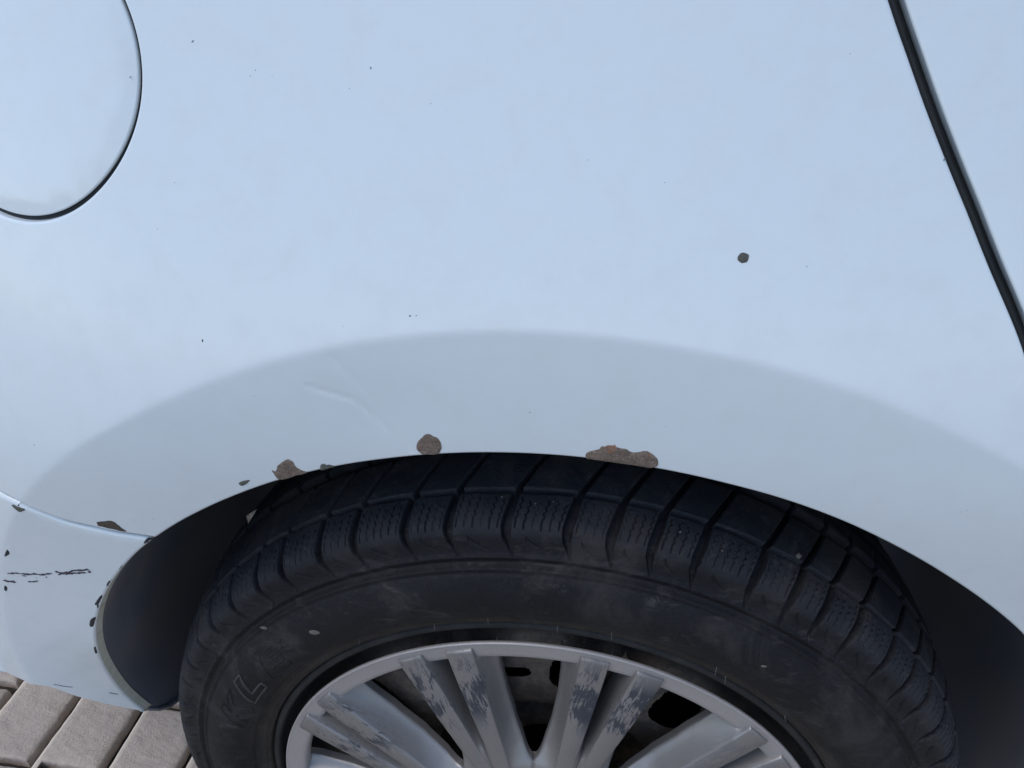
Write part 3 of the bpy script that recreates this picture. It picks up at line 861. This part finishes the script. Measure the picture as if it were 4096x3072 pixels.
# ------------------------------------------------------------------ the tyre
TP = [(.2128, .0120), (.2132, .0080), (.2145, .0045), (.2165, .0030), (.2190, .0028), (.2215, .0018), (.2250, -.0008), (.2300, -.0042), (.2380, -.0072), (.2460, -.0074), (.2540, -.0050), (.2610, -.0012), (.2660, .0022), (.2708, .0048),
      (.2760, .0064), (.2810, .0072), (.2855, .0086), (.2895, .0115), (.2930, .0165), (.2960, .0230), (.2990, .0330), (.3020, .0450), (.3045, .0620), (.3055, .0850), (.3050, .1050), (.3025, .1300), (.2970, .1550), (.2850, .1720), (.2650, .1830), (.2400, .1880), (.2200, .1820), (.2135, .1740)]
TPc = catmull(TP, .0003)
seglen = np.r_[0, np.cumsum(np.linalg.norm(np.diff(TPc, axis=0), axis=1))]
i_r = np.argmin(np.hypot(TPc[:, 0] - .2708, TPc[:, 1] - .0048))
s_all = seglen - seglen[i_r]
s_rows = np.concatenate([np.arange(s_all[0], -.0145, .0016), np.arange(-.0145, .0005, .0007), np.arange(.0005, .046, .0008), np.arange(.046, .082, .0014), np.arange(.083, .16, .006), np.linspace(.165, s_all[-1], 18)])
pr = np.interp(s_rows, s_all, TPc[:, 0]); py = np.interp(s_rows, s_all, TPc[:, 1])
tr_, ty_ = np.gradient(pr, s_rows), np.gradient(py, s_rows)
nl = np.hypot(tr_, ty_); nr, ny = ty_ / nl, -tr_ / nl        # outward normal in the (r, y) plane
GA = [-101, -95, -90.2, -84.5, -79.8, -74.2, -68.9, -64.1, -58.4, -53.3, -47.2, -41.07, -36.12, -29.57, -24.3, -17.34, -11.87, -5.0, 2.0, 6.92, 11.6, 16.75, 23.8, 28.9, 33.2, 38.1, 44.3, 49.2, 53.6, 58.9, 65.1, 69.8, 74.4, 79.9, 86.0, 91, 96, 102]
a_ = 108.0
while a_ < 253: GA.append(a_); a_ += [4.6, 5.6, 6.3][rng.randint(3)]
th_f = np.arange(-88, 92, .063); th_c = np.arange(92, 272, .5)
TH = np.concatenate([th_f, th_c])
Sg, Tg = np.meshgrid(s_rows, TH, indexing='ij')
dep = np.zeros_like(Sg)
RR = np.interp(s_rows, s_rows, pr)[:, None]
ss = lambda x: np.clip(x, 0, 1) ** 2 * (3 - 2 * np.clip(x, 0, 1))
cols_of = lambda lo, hi: np.where((TH > lo) & (TH < hi))[0]
for gi, g in enumerate(GA):
    c = cols_of(g - 3, g + 9)
    if not len(c): continue
    s = Sg[:, c]; t = Tg[:, c]
    gc = np.interp(s_rows, [-.001, .004, .012, .020, .040, .05, .085], [g + .55, g + .1, g - .35, g - .30, g + .55, g + 1.5, g + 5.0])[:, None]
    hw = np.interp(s_rows, [-.001, .003, .010, .018, .030, .045, .085], [.0004, .0009, .0019, .0029, .0029, .0019, .0016])[:, None]
    dp_ = np.interp(s_rows, [-.0012, .0005, .006, .014, .02, .045, .09], [0, .0008, .0026, .0056, .0068, .0065, .006])[:, None] * (s > -.0012) * (s < .09)
    dx = np.abs(np.radians(t - gc) * RR)
    dep[:, c] = np.maximum(dep[:, c], dp_ * ss((hw - dx) / .0007 + .5))
    # sipes in the block that follows this groove
    if gi + 1 < len(GA):
        w = GA[gi + 1] - g
        wid = math.radians(w) * .293
        nsp = max(2, int(round(wid / .0050)) - 1)
        for k in range(nsp):
            a0 = g + w * (k + 1) / (nsp + 1)
            cc = cols_of(a0 - 2.2, a0 + 5)
            if not len(cc): continue
            s = Sg[:, cc]; t = Tg[:, cc]
            lo = .0165 + .002 * rng.rand(); hi = .034 + .005 * rng.rand()
            cen = np.interp(s_rows, [.015, .020, .040, .05, .085], [a0 - .3, a0 - .3, a0 + .55, a0 + 1.5, a0 + 5])
            zig = .13 * (np.abs(((s_rows * 1000 + rng.rand() * 3) / 2.2) % 2 - 1) * 2 - 1) * np.clip((s_rows - .021) / .003, 0, 1)
            dx = np.abs(np.radians(t - (cen + zig)[:, None]) * RR)
            on = (s > lo) & (s < hi)
            dep[:, cc] = np.maximum(dep[:, cc], .0017 * rng.uniform(.25, 1) * on * ss((.00042 - dx) / .0003 + .5))
        # moulded arrow notch on the shoulder wall
        a0 = g + w * .28; a1 = g + w * .62
        cc = cols_of(a0 - 1, a1 + 1)
        if len(cc):
            s = Sg[:, cc]; t = Tg[:, cc]
            f = np.clip((t - a0) / (a1 - a0), 0, 1)
            sc = .0125 - .0085 * f ** .6
            on = (t > a0) & (t < a1)
            dep[:, cc] = np.maximum(dep[:, cc], .0010 * on * (1 - f * .5) * ss((.0011 * (1 - f * .7) - np.abs(s - sc)) / .0006 + .5))
# circumferential grooves
wav = .0012 * np.sin(np.radians(Tg) * 9)
for sc, hw, d in ((.0415, .0014, .0045), (.0785, .0036, .007), (.112, .0042, .007), (.150, .003, .006)):
    dep = np.maximum(dep, d * ss((hw - np.abs(Sg - sc - (wav * .4 if sc < .05 else 0))) / .0009 + .5))
# raised and sunk rings on the sidewall
dep -= .0013 * np.exp(-((Sg + .0004) / .0013) ** 2)
dep += .0014 * np.exp(-((Sg + .0040) / .0016) ** 2)
dep -= .0009 * np.exp(-((Sg + .0078) / .0010) ** 2)
dep += .0006 * np.exp(-((Sg + .0105) / .0010) ** 2)
rg = pr[:, None] + 0 * Tg
side = (Sg < -.012)
dep -= side * .0007 * np.exp(-((rg - .2262) / .0007) ** 2)
dep += side * .0005 * np.exp(-((rg - .2240) / .0010) ** 2)
dep += side * .0012 * np.exp(-((rg - .2158) / .0009) ** 2)
# worn, slightly lumpy rubber
lump = np.zeros_like(Sg)
for k in range(26):
    fa = rng.uniform(4, 60); fs = rng.uniform(60, 500); ph = rng.rand() * 7
    lump += np.sin(np.radians(Tg) * round(fa) + Sg * fs + ph) / (1 + fa * .06)
dep += lump * .000055
Rg = pr[:, None] - dep * nr[:, None]; Yg = py[:, None] - dep * ny[:, None]
Xg = Rg * np.sin(np.radians(Tg)); Zg = Rg * np.cos(np.radians(Tg))
n_, m_2 = Sg.shape
tq_ = grid_quads(n_, m_2, True)
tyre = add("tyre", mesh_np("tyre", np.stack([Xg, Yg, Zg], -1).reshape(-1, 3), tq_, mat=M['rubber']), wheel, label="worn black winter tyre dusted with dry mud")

# moulded letters, drawn as outlines standing on the sidewall
def side_pt(th_deg, r, h):
    k = s_rows < 0
    y = np.interp(r, pr[k], py[k]); nrr = np.interp(r, pr[k], nr[k]); nyy = np.interp(r, pr[k], ny[k])
    rr_ = r + h * nrr; a = math.radians(th_deg)
    return Vector((rr_ * math.sin(a), y + h * nyy, rr_ * math.cos(a)))
def letter(lines, t0, wdeg=6.4, shear=3.4, r0=.2325, r1=.2525, rad=.00062, lab=None, h=.0002):
    V = []; Q = []
    for pl in lines:
        closed = pl[0] == pl[-1]
        pts = []
        for (a, b), (c, d) in zip(pl[:-1], pl[1:]):
            n = max(1, int(max(abs(c - a), abs(d - b)) * 12))
            for k in range(n): pts.append((a + (c - a) * k / n, b + (d - b) * k / n))
        if not closed: pts.append(pl[-1])
        P3 = [side_pt(t0 + wdeg * a + shear * b, r0 + (r1 - r0) * b, h) for a, b in pts]
        m = len(P3); b0 = len(V)
        for k in range(m):
            A = P3[(k - 1) % m] if closed or k else P3[k]; B = P3[(k + 1) % m] if closed or k < m - 1 else P3[k]
            t = (B - A).normalized(); n3 = Vector((0, -1, 0)); s3 = t.cross(n3).normalized()
            j = rad * (1 + .3 * (rng.rand() - .5))
            for cs, sn in ((1.1, -.4), (.65, .55), (0, .8), (-.65, .55), (-1.1, -.4)):
                p = P3[k] + s3 * (j * cs) + n3 * (j * sn); V.append(tuple(p))
        for k in range(m if closed else m - 1):
            k2 = (k + 1) % m
            for e in range(4): Q.append((b0 + k * 5 + e, b0 + k2 * 5 + e, b0 + k2 * 5 + e + 1, b0 + k * 5 + e + 1))
    o = add("moulded_letter", mesh_np("moulded_letter", V, Q, None, M['letter' if rad > .0007 else 'rubber']), wheel)
    if lab: o["label"] = lab
LT = {'K': [[(0, 0), (.32, 0), (.32, .34), (.46, .46), (.72, 0), (1.05, 0), (.66, .62), (1.0, 1), (.66, 1), (.32, .62), (.32, 1), (0, 1), (0, 0)]],
      'L': [[(0, 0), (.95, 0), (.95, .27), (.33, .27), (.33, 1), (0, 1), (0, 0)]],
      'E': [[(0, 0), (.95, 0), (.95, .25), (.33, .25), (.33, .39), (.85, .39), (.85, .62), (.33, .62), (.33, .76), (.95, .76), (.95, 1), (0, 1), (0, 0)]]}
letter(LT['K'], -70.4, lab="worn outline letter K")
letter(LT['L'], -61.6, rad=.00085, lab="clear outline letter L")
letter(LT['E'], -52.6, rad=.0006, h=.0000, lab="faint outline letter E")

# little rubber hairs left from moulding
for a, r, ln in ((-19.0, .2185, .0045), (1.5, .2165, .0045), (10.0, .2215, .0050), (27.0, .2250, .0055), (30.3, .2175, .0045), (44, .2170, .0035), (-9.5, .2225, .004), (-34, .2190, .003)):
    p0 = side_pt(a, r, 0); d = Vector((rng.uniform(-.25, .25), -.8, -.55)).normalized()
    V = []
    for k in range(5):
        c = p0 + d * ln * k / 4; w = .00030 * (1 - k / 5.5)
        for j in range(4): V.append((c.x + w * math.cos(j * 1.571), c.y, c.z + w * math.sin(j * 1.571)))
    add("rubber_hair", mesh_np("rubber_hair", V, grid_quads(5, 4, True), mat=M['hair']), wheel)
# pale fleck of dirt stuck on the sidewall, grit on the tread
for a, r, sz_ in ((-36.6, .2465, .0042), (-44.9, .263, .0028), (30.5, .2480, .002)):
    c = side_pt(a, r, .0002); V = [(c.x, c.y - .0006, c.z)]
    for k in range(9):
        t = k * 2 * math.pi / 9; V.append((c.x + sz_ * math.cos(t) * (.8 + .4 * rng.rand()), c.y + .0001, c.z + sz_ * .55 * math.sin(t) * (.8 + .4 * rng.rand())))
    add("dirt_fleck", mesh_np("dirt_fleck", V, None, [(0, 1 + (k + 1) % 9, 1 + k) for k in range(9)], M['hair']), wheel)
for a, rr_, yy in ((-2.2, .2962, .022), (-.2, .2968, .024), (-6.0, .2970, .0255), (28.5, .2996, .034), (14.0, .2952, .02), (19, .2935, .0175)):
    V = []
    ca = Vector((rr_ * math.sin(math.radians(a)), yy, rr_ * math.cos(math.radians(a))))
    big = .0028 if a == 28.5 else .0009
    for d in ((1, 0, 0), (-1, 0, 0), (0, 1, 0), (0, -1, 0), (0, 0, 1), (0, 0, -1)):
        V.append(tuple(ca + Vector(d) * big * rng.uniform(.7, 1.2)))
    add("grit", mesh_np("grit", V, None, [(0, 2, 4), (2, 1, 4), (1, 3, 4), (3, 0, 4), (2, 0, 5), (1, 2, 5), (3, 1, 5), (0, 3, 5)], M['hair'], smooth=False), wheel)

FLK = [(-0.2124, 0.052, 0.2341), (-0.2034, 0.052, 0.2411), (-0.2124, 0.052, 0.2269)]
V = [tuple(p) for p in FLK] + [(x, y + .0008, z) for x, y, z in FLK]
add("paint_flake", mesh_np("paint_flake", V, [(0, 3, 4, 1), (1, 4, 5, 2), (2, 5, 3, 0)], [(0, 1, 2), (3, 5, 4)], M['beige'], smooth=False), wheel, label="pale triangular flake caught at the tyre's upper left edge")

# ------------------------------------------------------------------ the paving
Zg0 = -ZC
ground = add("ground", mesh_np("ground", [(-60, -60, Zg0 - .016), (60, -60, Zg0 - .016), (60, 60, Zg0 - .016), (-60, 60, Zg0 - .016)], [(0, 1, 2, 3)], mat=M['sand'], smooth=False), None, kind="structure", label="sandy ground under and between the paving blocks")
pav = add("pavement", None, kind="structure", label="brown concrete block paving under the car")
def paver_mesh(w, l, ch=.0035):
    h = .016; nx, ny = 13, 25
    xs = np.concatenate([[-w / 2, -w / 2 + ch * .35, -w / 2 + ch], np.linspace(-w / 2 + ch, w / 2 - ch, nx - 4)[1:-1], [w / 2 - ch, w / 2 - ch * .35, w / 2]])
    ys = np.concatenate([[-l / 2, -l / 2 + ch * .35, -l / 2 + ch], np.linspace(-l / 2 + ch, l / 2 - ch, ny - 4)[1:-1], [l / 2 - ch, l / 2 - ch * .35, l / 2]])
    X, Y = np.meshgrid(xs, ys)
    ex = np.minimum(X + w / 2, w / 2 - X); ey = np.minimum(Y + l / 2, l / 2 - Y); e = np.minimum(ex, ey)
    Z = -(.0035 * (1 - np.clip(e / ch, 0, 1)) ** 2) + (rng.rand(*X.shape) - .5) * .0009
    Xj = X + (rng.rand(*X.shape) - .5) * .0016 * (e < .001); Yj = Y + (rng.rand(*X.shape) - .5) * .0016 * (e < .001)
    V = np.stack([Xj, Yj, Z], -1).reshape(-1, 3); ny_, nx_ = X.shape
    q = grid_quads(ny_, nx_)
    idx = np.arange(nx_ * ny_).reshape(ny_, nx_)
    loop = np.concatenate([idx[0, :-1], idx[:-1, -1], idx[-1, :0:-1], idx[:0:-1, 0]])
    base = len(V); low = V[loop].copy(); low[:, 2] = -h - .004
    V = np.vstack([V, low]); m = len(loop)
    sk = np.array([(base + i, base + (i + 1) % m, loop[(i + 1) % m], loop[i]) for i in range(m)])
    V[:, 2] -= ZC
    return mesh_np("paver", V, np.vstack([q, sk]), mat=M['paver'])
W_, L_ = .0795, .190
PX0, PITX, PITY = -.6440, .0945, .2000
pm = [paver_mesh(W_, L_) for _ in range(5)]
mort = []
for i in range(-11, 19):
    off = .133 if i >= -0 else .133
    if i < 0: off = .133 + (.097 if i % 2 else 0)
    if i == 1 or i == 0: off = .133
    if i > 1: off = .133 + (.1 if i % 2 == 0 else .0)
    xc = PX0 + (i + .0) * PITX + PITX / 2 - .0945
    for j in range(-5, 5):
        yc = off + (j + .5) * PITY
        if not (-1.05 < yc < .95): continue
        o = bpy.data.objects.new("paver", pm[rng.randint(5)])
        scene.collection.objects.link(o); o.parent = pav
        o.location = (xc + rng.uniform(-.0012, .0012), yc + rng.uniform(-.0015, .0015), rng.uniform(-.0015, .001))
        o.rotation_euler = (rng.uniform(-.006, .006), rng.uniform(-.006, .006), rng.uniform(-.010, .010))
    # thin pale ridge of set sand along the right side of the joint
    n = 260; yy = np.linspace(-1.0, .95, n)
    x0 = xc - W_ / 2 - .0024
    jx = np.convolve(rng.randn(n + 8), np.ones(9) / 9, 'valid') * .0012; jz = np.convolve(rng.randn(n + 4), np.ones(5) / 5, 'valid') * .0012
    sec = [(-.0018, -.014), (-.0012, -.0020), (.0000, -.0002), (.0030, .0002), (.0062, -.0014)]
    V = np.stack([np.stack([x0 + a + jx, yy, Zg0 + b + jz], -1) for a, b in sec], 0)
    mort.append(V)
Vm = []; Qm = []; b = 0
for V in mort:
    Qm.append(grid_quads(V.shape[0], V.shape[1])[:, ::-1] + b); Vm.append(V.reshape(-1, 3)); b += V.shape[0] * V.shape[1]
add("joint_mortar", mesh_np("joint_mortar", np.vstack(Vm), np.vstack(Qm), mat=M['mortar']), pav, kind="stuff")

# the same paving carried on further out, one joined sheet of blocks
bx_ = []; 
for i in range(-66, 68):
    xc = PX0 + i * PITX + PITX / 2 - .0945
    inner = -11 <= i < 19
    for j in range(-32, 33):
        yc = .133 + (.1 if i % 2 == 0 else 0) + (j + .5) * PITY
        if inner and -1.12 < yc < 1.02: continue
        if math.hypot(xc, yc) > 6.4: continue
        bx_.append((xc, yc))
bx_ = np.array(bx_); nb = len(bx_)
cor = np.array([(-1, -1), (1, -1), (1, 1), (-1, 1)], float) * [W_ / 2, L_ / 2]
top = bx_[:, None, :] + cor * .96; low = bx_[:, None, :] + cor
zt = Zg0 + rng.uniform(-.0015, .001, (nb, 1, 1)) + np.zeros((nb, 4, 1)); zl = zt - .003; zb = zt * 0 + Zg0 - .017
V = np.concatenate([np.concatenate([top, zt], -1), np.concatenate([low, zl], -1), np.concatenate([low, zb], -1)], 1).reshape(-1, 3)
base = np.arange(nb)[:, None] * 12
qs = [base + np.array([0, 1, 2, 3])]
for k in range(4):
    k2 = (k + 1) % 4
    qs.append(base + np.array([4 + k, 4 + k2, k2, k])); qs.append(base + np.array([8 + k, 8 + k2, 4 + k2, 4 + k]))
add("outer_paving", mesh_np("outer_paving", V, np.vstack(qs), mat=M['paver'], smooth=False), pav, kind="stuff")
